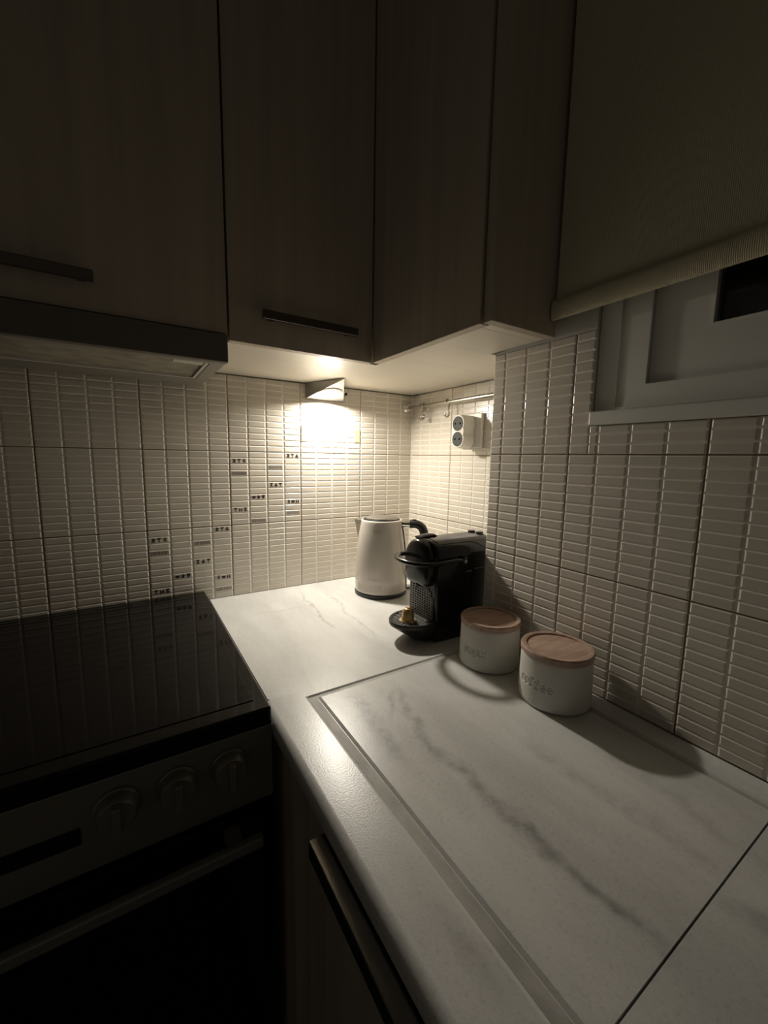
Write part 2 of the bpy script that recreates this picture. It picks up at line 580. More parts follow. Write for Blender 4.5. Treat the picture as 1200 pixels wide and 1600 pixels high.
s1 = bmesh.new()
frame_ring(s1, XW - 0.0030, XW + 0.03, WY0 - 0.0508, YE + 0.050, WZ0 + 0.0010, WZ1 - 0.010, 0.027, 0.033)
obj('window_sash', s1, M['pvc'], win)
s2 = bmesh.new()
frame_ring(s2, XW + 0.004, XW + 0.03, WY0 - 0.0785, YE + 0.078, WZ0 + 0.0345, WZ1 - 0.044, 0.0705, 0.0650)
obj('inner_frame', s2, M['pvc'], win)
gb = bmesh.new()
frame_ring(gb, XW + 0.003, XW + 0.012, WY0 - 0.1490, YE + 0.148, WZ0 + 0.0995, WZ1 - 0.109, 0.0025, 0.0025)
obj('glazing_bead', gb, M['white'], win)
obj('night_backing', bx(XW + 0.045, XW + 0.055, YE + 0.04, WY0 - 0.05, WZ0 + 0.01, WZ1 - 0.02), M['display'], win)  # added dark board behind the pane, stands in for the night outside
obj('window_pane', bx(XW + 0.017, XW + 0.021, YE + 0.12, WY0 - 0.12, WZ0 + 0.08, WZ1 - 0.09), M['glass'], win)

# ------------------------------------------------------------------ counter
# slab with a shallow drip groove running round the draining area
XF = -0.672           # front edge of the run along the right wall
YJ = -1.043           # joint between the two slabs
GZ = -0.0026
def counter():
    bm = bmesh.new()
    zb = -0.032
    # plan breakpoints of the groove ring (outer and inner lines)
    xs = [XF + 0.012, -0.6085, -0.6040, -0.5900, -0.5860, -0.240, -0.237, -0.229, -0.226, -0.1885]
    ys = [YJ + 0.0006, -0.5755, -0.5725, -0.5655, -0.5625, -0.5420]
    def z(i, j):
        gx = i in (2, 3) and j <= 3
        gx2 = i in (6, 7) and j <= 3
        gy = j in (2, 3) and 2 <= i <= 7
        return GZ if (gx or gx2 or gy) else 0.0
    V = {}
    for i, x in enumerate(xs):
        for j, y in enumerate(ys):
            V[i, j] = bm.verts.new((x, y, z(i, j)))
    for i in range(len(xs) - 1):
        for j in range(len(ys) - 1):
            bm.faces.new((V[i, j], V[i + 1, j], V[i + 1, j + 1], V[i, j + 1]))
    return bm, V, xs, ys, zb
bm, V, xs, ys, zb = counter()
n_i, n_j = len(xs), len(ys)
# rounded nose along the front edge, straight sides elsewhere
nose = [(XF + 0.012 - 0.012 * math.sin(a), -0.012 + 0.012 * math.cos(a)) for a in [PI / 2 * k / 8 for k in range(1, 9)]] + [(XF + 0.001, -0.024), (XF + 0.004, zb)]
prev = [V[0, j] for j in range(n_j)]
for (x, zz) in nose:
    cur = [bm.verts.new((x, ys[j], zz)) for j in range(n_j)]
    for j in range(n_j - 1):
        bm.faces.new((prev[j], prev[j + 1], cur[j + 1], cur[j]))
    prev = cur
ends = [V[i, 0] for i in range(n_i)]
low = [bm.verts.new((x, ys[0], zb)) for x in xs]
for i in range(n_i - 1):
    bm.faces.new((ends[i], ends[i + 1], low[i + 1], low[i]))
top = thing('marble_worktop', 'white grey-veined marble worktop with drip groove, under the kettle and jars', 'worktop', (0, 0, 0))
c = obj('draining_slab', bm, M['marble'], top, smooth=14)
# back leg of the worktop (towards the tiled back wall and into the alcove)
bm = bmesh.new()
XH = -0.6625
pts = [(XH, -0.5420), (-0.0, -0.5405), (-0.0, -0.0005), (XH, -0.0005)]
pts = [(XF + 0.012, -0.5420), (-0.1885, -0.5420), (-0.1885, -0.5405), (-0.0005, -0.5405), (-0.0005, -0.0005), (XH, -0.0005), (XH, -0.5400), (XF + 0.012, -0.5400)]
prism(bm, pts, zb, 0.0)
obj('corner_slab', bm, M['marble'], top)
# rough floor of the groove: thin strips lying in it
bm = bmesh.new()
box(bm, -0.6040, -0.5910, YJ + 0.001, -0.5725, GZ - 0.001, GZ + 0.0003)
box(bm, -0.2370, -0.2290, YJ + 0.001, -0.5725, GZ - 0.001, GZ + 0.0003)
box(bm, -0.6040, -0.2290, -0.5725, -0.5655, GZ - 0.001, GZ + 0.0003)
obj('drip_groove', bm, M['groove'], top, label='rough grey channel of the drip groove')
bm = bmesh.new()
prof = [(XF + 0.012, 0.0)] + nose
prism(bm, [(-0.1885, 0.0)] + prof + [(-0.1885, zb)], -2.4, YJ - 0.0012, axis='y')
t2 = obj('marble_worktop', bm, M['marble'], None, smooth=30)
tag(t2, 'plain marble slab beyond the dark joint, lower right corner', 'worktop')

# ------------------------------------------------------------------ upper cabinets
ZC = 1.42
def bar_handle(parent, x0, x1, y, z0, z1, label=None):
    bm = bmesh.new()
    box(bm, x0, x1, y - 0.024, y - 0.015, z0, z1, bev=0.0012)
    for xx in (x0 + 0.014, x1 - 0.022):
        box(bm, xx, xx + 0.010, y - 0.0155, y, z0 + 0.003, z1 - 0.003)
    return obj('bar_handle', bm, M['handle'], parent, label=label)
hc = thing('wall_cabinet', 'left greige wall cabinet above the extractor hood', 'cabinet', (-0.966, -0.16, 0.612))
obj('body', bx(-1.268, -0.664, -0.3150, -0.0005, 0.612, ZC), M['carcass'], hc)
d = obj('door', bx(-1.266, -0.6645, -0.337, -0.318, 0.609, ZC, bev=0.0008), M['door'], hc)
bar_handle(d, -1.066, -0.861, -0.337, 0.647, 0.663)
cc = thing('corner_cabinet', 'greige corner wall cabinet with two doors meeting over the kettle', 'cabinet', (-0.33, -0.2, 0.601))
bm = bmesh.new()
prism(bm, [(-0.660, -0.0005), (-0.660, -0.3150), (-0.3345, -0.3150), (-0.3345, -0.6475), (-0.1990, -0.6475), (-0.1990, -0.5395), (-0.0005, -0.5395), (-0.0005, -0.0005)], 0.6005, ZC)
obj('body', bm, M['carcass'], cc)
d = obj('door', bx(-0.6605, -0.3585, -0.337, -0.318, 0.5985, ZC, bev=0.0008), M['door'], cc)
bar_handle(d, -0.605, -0.405, -0.337, 0.642, 0.658)
obj('door', bx(-0.3565, -0.3375, -0.6650, -0.3385, 0.5985, ZC, bev=0.0008), M['door'], cc)
obj('gable', bx(-0.3345, -0.1990, -0.6670, -0.6485, 0.6005, ZC), M['carcass'], cc)
obj('side_panel', bx(-0.3530, -0.1990, -0.6870, -0.6690, 0.5985, ZC, bev=0.0008), M['door'], cc)

# ------------------------------------------------------------------ extractor hood
hd = thing('extractor_hood', 'slim dark metal extractor hood under the left wall cabinet, above the cooker', 'hood', (-0.966, -0.18, 0.557))
obj('front_panel', bx(-1.27, -0.6655, -0.3425, -0.3250, 0.5575, 0.6065, bev=0.001), M['hoodp'], hd)
bm = bmesh.new()
ZU = 0.5580
box(bm, -1.268, -0.6675, -0.3245, -0.030, ZU + 0.010, 0.6060)
box(bm, -1.268, -1.243, -0.3245, -0.030, ZU, ZU + 0.010)
box(bm, -0.6915, -0.6675, -0.3245, -0.030, ZU, ZU + 0.010)
box(bm, -1.243, -0.6915, -0.3245, -0.309, ZU, ZU + 0.010)
box(bm, -1.243, -0.6915, -0.117, -0.030, ZU, ZU + 0.010)
obj('casing', bm, M['hoodu'], hd)
bm = bmesh.new()
for (a, b, c_, e) in ((-0.699, -0.6925, -0.308, -0.118), (-1.242, -0.699, -0.1255, -0.118), (-1.242, -0.699, -0.308, -0.304)):
    box(bm, a, b, c_, e, ZU + 0.0008, ZU + 0.0095, bev=0.0008)
obj('filter_rim', bm, M['frost'], hd, label='pale metal rim of the filter')
bm = bmesh.new()
box(bm, -1.241, -0.700, -0.3035, -0.126, ZU + 0.0055, ZU + 0.0098)
obj('grease_filter', bm, M['filter'], hd)
obj('lamp_cover', bx(-0.752, -0.7005, -0.3030, -0.2760, ZU + 0.0015, ZU + 0.0043, bev=0.0008), M['frost'], hd, label='small pale lamp cover in the filter corner')

# ------------------------------------------------------------------ under-cabinet lamp: a wedge with a slanted triangular face
A0, A1, A2 = Vector((-0.3850, -0.0030, 0.5560)), Vector((-0.2620, -0.0030, 0.5560)), Vector((-0.3270, -0.1390, 0.5975))
lp = thing('cabinet_lamp', 'lit triangular metal lamp under the corner cabinet, on the tiled wall', 'lamp', (-0.325, -0.05, 0.5985))
bm = bmesh.new()
zt = 0.5990
T0, T1, T2 = [Vector((a.x, a.y, zt)) for a in (A0, A1, A2)]
vv = [bm.verts.new(v) for v in (A0, A1, A2, T0, T1, T2)]
for f in ((0, 1, 2), (3, 5, 4), (0, 2, 5, 3), (2, 1, 4, 5), (1, 0, 3, 4)):
    bm.faces.new([vv[i] for i in f])
obj('housing', bm, M['lamp'], lp)
nrm = (A1 - A0).cross(A2 - A0).normalized()
if nrm.z > 0:
    nrm = -nrm
lc = Vector((-0.3262, -0.0500, 0))
lc.z = A0.z + (A2.z - A0.z) * (-(lc.y + 0.003) / 0.136)
FL = frame_to(lc, nrm, (1, 0, 0))
bm = bmesh.new()
lathe(bm, [(0.0360, -0.001), (0.0360, 0.0012), (0.0345, 0.0018), (0.0330, 0.0010), (0.0315, 0.0018), (0.0265, 0.0018), (0.0248, 0.0004), (0.0248, -0.001)], n=64, cap=False, frame=FL)
obj('bezel_ring', bm, M['lamp'], lp, smooth=40)
bm = bmesh.new()
lathe(bm, [(0.0246, 0.0006), (0.018, 0.0012), (0.0, 0.0014)], n=48, cap=True, frame=FL)
obj('lens', bm, M['lens'], lp, smooth=40, label='glowing white lens')
bm = bmesh.new()
box(bm, A1.x - 0.001, A1.x + 0.0035, -0.022, -0.012, 0.574, 0.582, bev=0.0008)
obj('switch', bm, M['blacks'], lp)
ld = bpy.data.lights.new('lamp_light', 'AREA')
ld.shape = 'DISK'
ld.size = 0.044
ld.spread = math.radians(168)
ld.energy = LAMP_POWER
ld.color = LAMP_COLOR
lo = bpy.data.objects.new('lamp_light', ld)
COL.objects.link(lo)
lo.parent = lp
pl = frame_to(lc + nrm * 0.0022 - wloc(lp), -nrm, (1, 0, 0))
lo.matrix_local = pl

# ------------------------------------------------------------------ rail with hooks
RXp, RZp = -0.028, 0.5545
rl = thing('hanging_rail', 'satin steel hanging rail across the alcove under the cabinet', 'rail', (RXp, -0.27, RZp))
bm = bmesh.new()
tube(bm, [(RXp, -0.012, RZp), (RXp, YS + 0.0145, RZp)], 0.0058, 20)
obj('rod', bm, M['rail'], rl, smooth=40)
for (ya, yb, sg) in ((-0.0022, -0.026, -1), (YS + 0.0005, YS + 0.024, 1)):
    f = frame_to((RXp, ya, RZp), (0, sg, 0))
    obj('end_mount', lathe(bmesh.new(), [(0.0, 0), (0.0125, 0), (0.0125, 0.004), (0.0085, 0.006), (0.0085, 0.017), (0.0066, 0.019), (0.0066, 0.022), (0.0, 0.022)], n=28, cap=False, frame=f), M['chrome'], rl, smooth=40)
def s_hook(y, tilt, label):
    pts = []
    r1, r2 = 0.0072, 0.0075
    cz = RZp + 0.0004
    for k in range(11):                              # over the rail
        a = math.radians(-20 + 200 * k / 10)
        pts.append((-r1 * math.cos(a), r1 * math.sin(a)))
    pts = pts                                        # ends on the +x side
    pts += [(0.0070, -0.006), (0.0030, -0.020), (0.0038, -0.031)]
    for k in range(11):                              # lower bowl opening to -x
        a = math.radians(0 - 190 * k / 10)
        pts.append((-0.0040 + r2 * math.cos(a), -0.036 + r2 * math.sin(a)))
    bm = bmesh.new()
    p3 = [Vector((RXp + u, y + tilt * w, cz + w)) for u, w in pts]
    tube(bm, spline(p3, 3), 0.0025, 10)
    o = obj('s_hook', bm, M['hook'], None, smooth=60, origin=(RXp, y, RZp))
    tag(o, label, 'hook', 'hooks on the hanging rail')
s_hook(-0.088, 0.10, 'chrome S-hook on the rail, nearest the tiled back corner')
s_hook(-0.101, -0.05, 'chrome S-hook on the rail, second of the close pair')
s_hook(-0.214, 0.08, 'single chrome S-hook hanging alone on the rail near the socket')

# ------------------------------------------------------------------ socket and double adapter
ws = thing('wall_socket', 'square cream wall socket plate on the alcove tiles', 'socket', (0, -0.294, 0.468))
obj('plate', bx(-0.0115, -0.0022, -0.3375, -0.2515, 0.4205, 0.5155, bev=0.0022), M['white'], ws)
obj('insert', bx(-0.0130, -0.0110, -0.3200, -0.2660, 0.4380, 0.4980, bev=0.0010), M['white'], ws)
ad = thing('plug_adapter', 'white double plug adapter with two grey outlets, plugged into the alcove socket', 'adapter', (-0.0135, -0.2925, 0.465))
bm = bmesh.new()
r8 = 0.0245
zc = (0.4862, 0.4442)
pts = []
for k in range(-4, 21):
    a = math.radians(-36 + 252 * (k + 4) / 24)
    pts.append((r8 * math.cos(a), zc[0] + r8 * math.sin(a)))
for k in range(25):
    a = math.radians(144 + 252 * k / 24)
    pts.append((r8 * math.cos(a), zc[1] + r8 * math.sin(a)))
prism(bm, [(-0.2925 + a, b) for a, b in pts], -0.0560, -0.0136, axis='x', bev=0.0025)
obj('body', bm, M['white'], ad, smooth=35)
for z0 in zc:
    f = frame_to((-0.0562, -0.2925, z0), (-1, 0, 0), (0, -1, 0))
    ot = obj('outlet', lathe(bmesh.new(), [(0.0198, -0.0002), (0.0198, 0.0008), (0.0186, 0.0010), (0.0182, 0.0003), (0.0, 0.0003)], n=48, cap=False, frame=f), M['sockgrey'], ad, smooth=40)
    hb = bmesh.new()
    for sx in (-1, 1):
        f2 = frame_to((-0.0566, -0.2925 + sx * 0.0092, z0), (-1, 0, 0))
        lathe(hb, [(0.0028, 0), (0.0028, 0.0003), (0, 0.0003)], n=16, cap=False, frame=f2)
    obj('pin_holes', hb, M['pinhole'], ot)

# ------------------------------------------------------------------ leftover tape on the tiles
for (a, b, c_, e, lb) in ((-0.3965, -0.3795, 0.4345, 0.4800, 'left yellowed strip of old tape on the tiles below the lamp'),
                          (-0.2210, -0.2035, 0.4365, 0.4770, 'right yellowed strip of old tape on the tiles below the lamp')):
    bm = bmesh.new()
    box(bm, a, b, -0.0026, -0.0014, c_, e, bev=0.0004)
    o = obj('tape_strip', bm, M['tape'], None, origin=((a + b) / 2, -0.0018, (c_ + e) / 2))
    tag(o, lb, 'tape', 'old tape on the tiles')

# ------------------------------------------------------------------ kettle
KX, KY = -0.2212, -0.1697
kt = thing('electric_kettle', 'cream electric kettle with black handle in the corner beside the coffee machine', 'kettle', (KX, KY, 0.0))
KP = [(0.0742, 0.0125), (0.0748, 0.020), (0.0750, 0.045), (0.0742, 0.075), (0.0726, 0.105), (0.0702, 0.135), (0.0670, 0.162), (0.0632, 0.187), (0.0600, 0.205), (0.0590, 0.212), (0.0578, 0.2150), (0.0560, 0.2158), (0.0538, 0.2150), (0.0530, 0.2120)]
def kr(z):
    for (r0, z0), (r1, z1) in zip(KP, KP[1:]):
        if z0 <= z <= z1:
            return r0 + (r1 - r0) * (z - z0) / (z1 - z0)
    return KP[0][0]
obj('body', lathe(bmesh.new(), [(0.0, 0.0125)] + KP + [(0.0, 0.2120)], (KX, KY), 96, cap=False), M['cream'], kt, smooth=50)
obj('power_base', lathe(bmesh.new(), [(0.0, 0.0003), (0.0735, 0.0003), (0.0755, 0.002), (0.0755, 0.0095), (0.0735, 0.0118), (0.0, 0.0118)], (KX, KY), 80, cap=False), M['blacks'], kt, smooth=40)
lid = obj('lid', lathe(bmesh.new(), [(0.0525, 0.2125), (0.0520, 0.2165), (0.0500, 0.2185), (0.0490, 0.2185), (0.0, 0.2185)], (KX, KY), 64, cap=False), M['blacks'], kt, smooth=40)
obj('lid_plate', lathe(bmesh.new(), [(0.0475, 0.2186), (0.0470, 0.2205), (0.0440, 0.2215), (0.030, 0.2230), (0.0, 0.2238)], (KX, KY), 64, cap=False), M['steel'], lid, smooth=40, label='steel disc of the lid')
def rad(az, r, z, side=0.0):
    a = math.radians(az)
    return Vector((KX + r * math.cos(a) - side * math.sin(a), KY + r * math.sin(a) + side * math.cos(a), z))
HA, SA = -41.0, 139.0
# spout: a V-shaped lip running up the wall of the kettle
bm = bmesh.new()
L = []
for z, out, wd in ((0.158, 0.0690, 0.003), (0.175, 0.0722, 0.010), (0.195, 0.0762, 0.016), (0.2125, 0.0805, 0.0205)):
    rb = kr(z) - 0.004
    L.append([bm.verts.new(p) for p in (rad(SA, rb, z, wd), rad(SA, out - 0.003, z, wd * 0.22), rad(SA, out, z, 0), rad(SA, out - 0.003, z, -wd * 0.22), rad(SA, rb, z, -wd))])
for A, B in zip(L, L[1:]):
    for k in range(5):
        bm.faces.new((A[k], A[(k + 1) % 5], B[(k + 1) % 5], B[k]))
bm.faces.new(L[0][::-1]); bm.faces.new(L[-1])
obj('spout', bm, M['steel'], kt, smooth=30, label='grey metal spout')
# dark strip down the handle side
bm = bmesh.new()
L = []
for k in range(15):
    z = 0.020 + k * (0.210 - 0.020) / 14
    rr = kr(z)
    L.append([bm.verts.new(rad(HA, rr + dr, z, sd)) for sd, dr in ((-0.011, -0.003), (-0.010, 0.0016), (0.010, 0.0016), (0.011, -0.003))])
for A, B in zip(L, L[1:]):
    for k in range(4):
        bm.faces.new((A[k], A[(k + 1) % 4], B[(k + 1) % 4], B[k]))
bm.faces.new(L[0][::-1]); bm.faces.new(L[-1])
obj('spine_strip', bm, M['black'], kt, smooth=30)
hpts = [rad(HA, r, z) for r, z in ((0.0815, 0.2040), (0.096, 0.2045), (0.109, 0.2005), (0.1190, 0.190), (0.1235, 0.173), (0.1235, 0.150), (0.120, 0.120), (0.112, 0.090), (0.101, 0.070), (0.088, 0.0620), (0.081, 0.0605))]
hs = spline(hpts, 6)
bm = bmesh.new()
tube(bm, hs, 0.0125, 16, flat=0.0122)
hn = obj('handle', bm, M['blacks'], kt, smooth=50)
for (z, h) in ((0.2035, 0.0100), (0.0605, 0.0085)):
    bm = bmesh.new()
    tube(bm, [rad(HA, kr(z) - 0.004, z), rad(HA, 0.0835, z)], 0.0110, 16, flat=h)
    obj('handle_mount', bm, M['chrome'], hn, smooth=40, label='chrome collar of the handle')
bm = bmesh.new()
box(bm, -0.006, 0.006, -0.005, 0.005, 0.0, 0.0025, bev=0.0008)
bm.transform(frame_to(rad(HA, 0.094, 0.2155), (0, 0, 1), rad(HA, 1, 0) - rad(HA, 0, 0)))
obj('lid_button', bm, M['black'], hn)
# lettering and print wrapped round the body
def text_mesh(s, size):
    cu = bpy.data.curves.new('t', 'FONT')
    cu.body = s
    cu.size = size
    cu.resolution_u = 3
    cu.align_x = 'CENTER'
    o = bpy.data.objects.new('t', cu)
    COL.objects.link(o)
    dg = bpy.context.evaluated_depsgraph_get()
    me = o.evaluated_get(dg).to_mesh()
    bm = bmesh.new()
    bm.from_mesh(me)
    o.evaluated_get(dg).to_mesh_clear()
    bpy.data.objects.remove(o)
    return bm
def wrap(bm, az, z0, off=0.0005):
    bmesh.ops.triangulate(bm, faces=bm.faces)
    for v in bm.verts:
        z = z0 + v.co.y
        r = kr(z) + off
        a = math.radians(az) + v.co.x / r
        v.co = Vector((KX + r * math.cos(a), KY + r * math.sin(a), z))
    return bm
bm = text_mesh('izzy', 0.018)
me2 = bmesh.new()
for k in range(6):                                     # small smile over the first letter
    a0, a1 = math.radians(200 + 140 * k / 6), math.radians(200 + 140 * (k + 1) / 6)
    q = [(0.0030 * math.cos(a0), 0.0030 * math.sin(a0)), (0.0030 * math.cos(a1), 0.0030 * math.sin(a1)), (0.0022 * math.cos(a1), 0.0022 * math.sin(a1)), (0.0022 * math.cos(a0), 0.0022 * math.sin(a0))]
    bm.faces.new([bm.verts.new((x - 0.010, y + 0.0175, 0)) for x, y in q])
me2.free()
obj('logo_lettering', wrap(bm, -131, 0.1845), M['print'], kt, label='small grey lettering near the rim')
obj('cream_lettering', wrap(text_mesh('C R E A M', 0.0095), -133, 0.0515), M['print2'], kt, label='faint CREAM lettering')
bm = bmesh.new()
rnd = random.Random(4)
for row in range(5):
    z = 0.019 + row * 0.0042
    x = -0.075
    while x < 0.075:
        w = rnd.uniform(0.004, 0.014)
        n = max(2, int(w / 0.003))
        top_ = [(x + w * k / n, z + 0.0012) for k in range(n + 1)]
        bot_ = [(x + w * k / n, z) for k in range(n + 1)]
        for k in range(n):
            bm.faces.new([bm.verts.new((p[0], p[1], 0)) for p in (bot_[k], bot_[k + 1], top_[k + 1], top_[k])])
        x += w + rnd.uniform(0.002, 0.008)
obj('printed_band', wrap(bm, -125, 0.0), M['print2'], kt, label='faint printed band near the foot')
cord = bmesh.new()
tube(cord, spline([(KX + 0.068, KY - 0.020, 0.0055), (KX + 0.085, KY - 0.024, 0.004), (KX + 0.12, KY - 0.02, 0.0035), (KX + 0.16, KY + 0.01, 0.0035), (KX + 0.19, KY + 0.04, 0.0035)], 6), 0.0032, 10)
obj('power_cord', cord, M['blacks'], kt, smooth=60)

# ------------------------------------------------------------------ coffee machine (front looks left, long side to the camera)
CY = -0.4705
cm = thing('coffee_machine', 'glossy black capsule coffee machine beside the sugar jar, drip tray to the left', 'coffee machine', (-0.21, CY, 0.0))
def section(hw, zs, zt, x, zb=0.004, n=10, p=2.6):
    """one cross-section of the shell: flat sides and a rounded roof"""
    out = [(-hw * 0.97, zb), (-hw, zb + 0.006)]
    for k in range(2 * n + 1):
        a = PI - PI * k / (2 * n)
        cx, sx = math.cos(a), math.sin(a)
        out.append((hw * math.copysign(abs(cx) ** (2 / p), cx), zs + (zt - zs) * abs(sx) ** (2 / p)))
    out += [(hw, zb + 0.006), (hw * 0.97, zb)]
    return [Vector((x, CY + a, b)) for a, b in out]
def loft(bm, secs):
    R = [[bm.verts.new(p) for p in s] for s in secs]
    for A, B in zip(R, R[1:]):
        for k in range(len(A)):
            bm.faces.new((A[k], A[(k + 1) % len(A)], B[(k + 1) % len(B)], B[k]))
    bm.faces.new(R[0][::-1]); bm.faces.new(R[-1])
    return bm
HWM = 0.0500
obj('body', loft(bmesh.new(), [section(HWM - 0.004, 0.183, 0.2165, -0.3010), section(HWM - 0.001, 0.183, 0.2185, -0.2990), section(HWM, 0.183, 0.2190, -0.2950), section(HWM, 0.183, 0.2190, -0.172), section(HWM * 0.985, 0.182, 0.2190, -0.160), section(HWM * 0.93, 0.181, 0.2185, -0.149), section(HWM * 0.82, 0.180, 0.2175, -0.139), section(HWM * 0.64, 0.178, 0.2150, -0.132), section(HWM * 0.40, 0.175, 0.2110, -0.128)]), M['black'], cm, smooth=35)
# polished roof shell with an arched lower edge
bm = bmesh.new()
G = []
for i in range(17):
    t = i / 16
    x = -0.292 + t * (0.292 - 0.138)
    kx = max(0.0, (x + 0.172) / 0.034)
    row = []
    e = max(0.0, (t - 0.55) / 0.45)
    lowz = 0.2105 - 0.034 * (e ** 1.5 if e > 0 else 0)
    s = section((HWM + 0.0008) * (1 - 0.18 * kx ** 2), 0.183, 0.2200 - 0.001 * kx, x, n=16)
    pts = s[2:-2]
    m_ = len(pts)
    # parametrise the arch from side to side and clip at lowz
    hi = [p for p in pts if p.z >= lowz]
    y0 = max(p.y for p in hi); 
    def at(u):
        # u in [-1,1] over the kept part of the roof
        i0 = next(k for k, p in enumerate(pts) if p.z >= lowz)
        i1 = m_ - 1 - i0
        f = i0 + (u + 1) / 2 * (i1 - i0)
        k = min(int(f), m_ - 2)
        return pts[k].lerp(pts[k + 1], f - k)
    G.append([bm.verts.new(at(-1 + 2 * k / 14)) for k in range(15)])
for A, B in zip(G, G[1:]):
    for k in range(14):
        bm.faces.new((A[k], A[k + 1], B[k + 1], B[k]))
bmesh.ops.solidify(bm, geom=bm.faces[:], thickness=0.0008)
obj('roof_shell', bm, M['roof'], cm, smooth=35, label='polished brown-black roof')
# head with rounded nose above the outlet
def head_sec(x, hw, z0, z1):
    pts = []
    r = hw
    for k in range(25):
        a = PI * k / 24
        pts.append((hw * math.cos(a), z1 - r + r * math.sin(a)))
    rc = 0.016
    for k in range(7):
        a = PI + PI / 2 * k / 6
        pts.append((-hw + rc + rc * math.cos(a), z0 + rc + rc * math.sin(a)))
    for k in range(7):
        a = 1.5 * PI + PI / 2 * k / 6
        pts.append((hw - rc + rc * math.cos(a), z0 + rc + rc * math.sin(a)))
    return [Vector((x, CY + 0.003 + a, b)) for a, b in pts]
obj('brewing_head', loft(bmesh.new(), [head_sec(-0.2985, 0.0425, 0.1195, 0.2195), head_sec(-0.310, 0.0425, 0.1195, 0.2190), head_sec(-0.3155, 0.0415, 0.1205, 0.2175), head_sec(-0.3190, 0.0385, 0.1240, 0.2140), head_sec(-0.3205, 0.0330, 0.1300, 0.2080)]), M['black'], cm, smooth=40)
bm = bmesh.new()
lathe(bm, [(0.009, 0.1165), (0.009, 0.1205), (0.0, 0.1205)], (-0.310, CY), 24, cap=True)
obj('coffee_outlet', bm, M['blacks'], cm, smooth=40)
bm = bmesh.new()
tube(bm, spline([(-0.308, CY + 0.012, 0.2195), (-0.290, CY + 0.013, 0.2225), (-0.268, CY + 0.014, 0.2225), (-0.262, CY + 0.014, 0.2195)], 5), 0.011, 12, flat=0.0030)
obj('top_tab', bm, M['blacks'], cm, smooth=40)
# lever: a loop round the head, hinged on both flanks
lev = []
for sy in (1,):
    pass
hwl = 0.0560
LP = [(-0.2350, -hwl, 0.1735), (-0.252, -hwl, 0.1765), (-0.275, -hwl, 0.1765), (-0.296, -hwl, 0.1760), (-0.314, -hwl * 0.97, 0.1757)]
front = []
for k in range(1, 12):
    a = -PI / 2 - PI * k / 12
    front.append((-0.3170 + 0.038 * math.cos(a), hwl * math.sin(a) * 0.98 , 0.1757))
LP2 = LP + front + [(x, -y, z) for x, y, z in LP[::-1]]
bm = bmesh.new()
tube(bm, spline([(x, CY + y, z) for x, y, z in LP2], 4), 0.0062, 14, flat=0.0052)
lv = obj('lever', bm, M['black'], cm, smooth=50)
for sy in (-1, 1):
    f = frame_to((-0.2350, CY + sy * (hwl - 0.0065), 0.1735), (0, sy, 0))
    obj('hinge_boss', lathe(bmesh.new(), [(0.0, 0), (0.0095, 0), (0.0095, 0.010), (0.0080, 0.0115), (0.0, 0.0115)], n=24, cap=False, frame=f), M['black'], lv, smooth=40)
    f = frame_to((-0.2350, CY + sy * (hwl + 0.0047), 0.1735), (0, sy, 0))
    obj('hinge_screw', lathe(bmesh.new(), [(0.0, 0), (0.0040, 0), (0.0040, 0.001), (0.0030, 0.0016), (0.0, 0.0016)], n=18, cap=False, frame=f), M['steel'], lv, smooth=40, label='steel hinge screw')
# front grille: grey lattice with square holes
bm = bmesh.new()
gy0, gy1, gz0, gz1 = CY - 0.0400, CY + 0.0420, 0.047, 0.1200
nx, nz = 10, 13
for i in range(nx):
    for j in range(nz):
        ya, yb = gy0 + (gy1 - gy0) * i / nx, gy0 + (gy1 - gy0) * (i + 1) / nx
        za, zb_ = gz0 + (gz1 - gz0) * j / nz, gz0 + (gz1 - gz0) * (j + 1) / nz
        if j > 8 and i < 4:      # arched upper corner on the near side
            if i < (j - 8.5) ** 1.6 / 3.0:
                continue
        sh = (zb_ - za) * 0.5 * (i % 2)
        q0 = [(ya, za), (yb, za), (yb, zb_), (ya, zb_)]
        cy_, cz_ = (ya + yb) / 2, (za + zb_) / 2
        o_ = [bm.verts.new((-0.3030, y, z)) for y, z in q0]
        i_ = [bm.verts.new((-0.3030, cy_ + (y - cy_) * 0.70, cz_ + (z - cz_) * 0.66)) for y, z in q0]
        d_ = [bm.verts.new((-0.3012, cy_ + (y - cy_) * 0.5, cz_ + (z - cz_) * 0.5)) for y, z in q0]
        for k in range(4):
            bm.faces.new((o_[k], o_[(k + 1) % 4], i_[(k + 1) % 4], i_[k]))
            bm.faces.new((i_[k], i_[(k + 1) % 4], d_[(k + 1) % 4], d_[k]))
obj('front_grille', bm, M['darkgrey'], cm, label='dark grey lattice front')
# drip tray: a boat-shaped bowl
def tray_out(ax, hw, x0, z, n=20):
    pts = []
    for k in range(n + 1):
        a = PI / 2 + PI * k / n
        pts.append(Vector((x0 + ax * math.cos(a), CY + hw * math.sin(a), z)))
    pts.append(Vector((-0.3015, CY - hw, z)))
    pts.insert(0, Vector((-0.3015, CY + hw, z)))
    return pts
bm = bmesh.new()
tz = 0.0460
secs = [tray_out(0.020, 0.030, -0.305, 0.0015), tray_out(0.024, 0.034, -0.306, 0.0035), tray_out(0.050, 0.046, -0.312, 0.0240), tray_out(0.0630, 0.0500, -0.316, 0.0370), tray_out(0.0640, 0.0505, -0.316, 0.0440), tray_out(0.0630, 0.0495, -0.316, tz), tray_out(0.0570, 0.0440, -0.316, tz), tray_out(0.0560, 0.0430, -0.316, tz - 0.004)]
tr = obj('drip_tray', loft(bm, secs), M['blacks'], cm, smooth=35)
bm = bmesh.new()
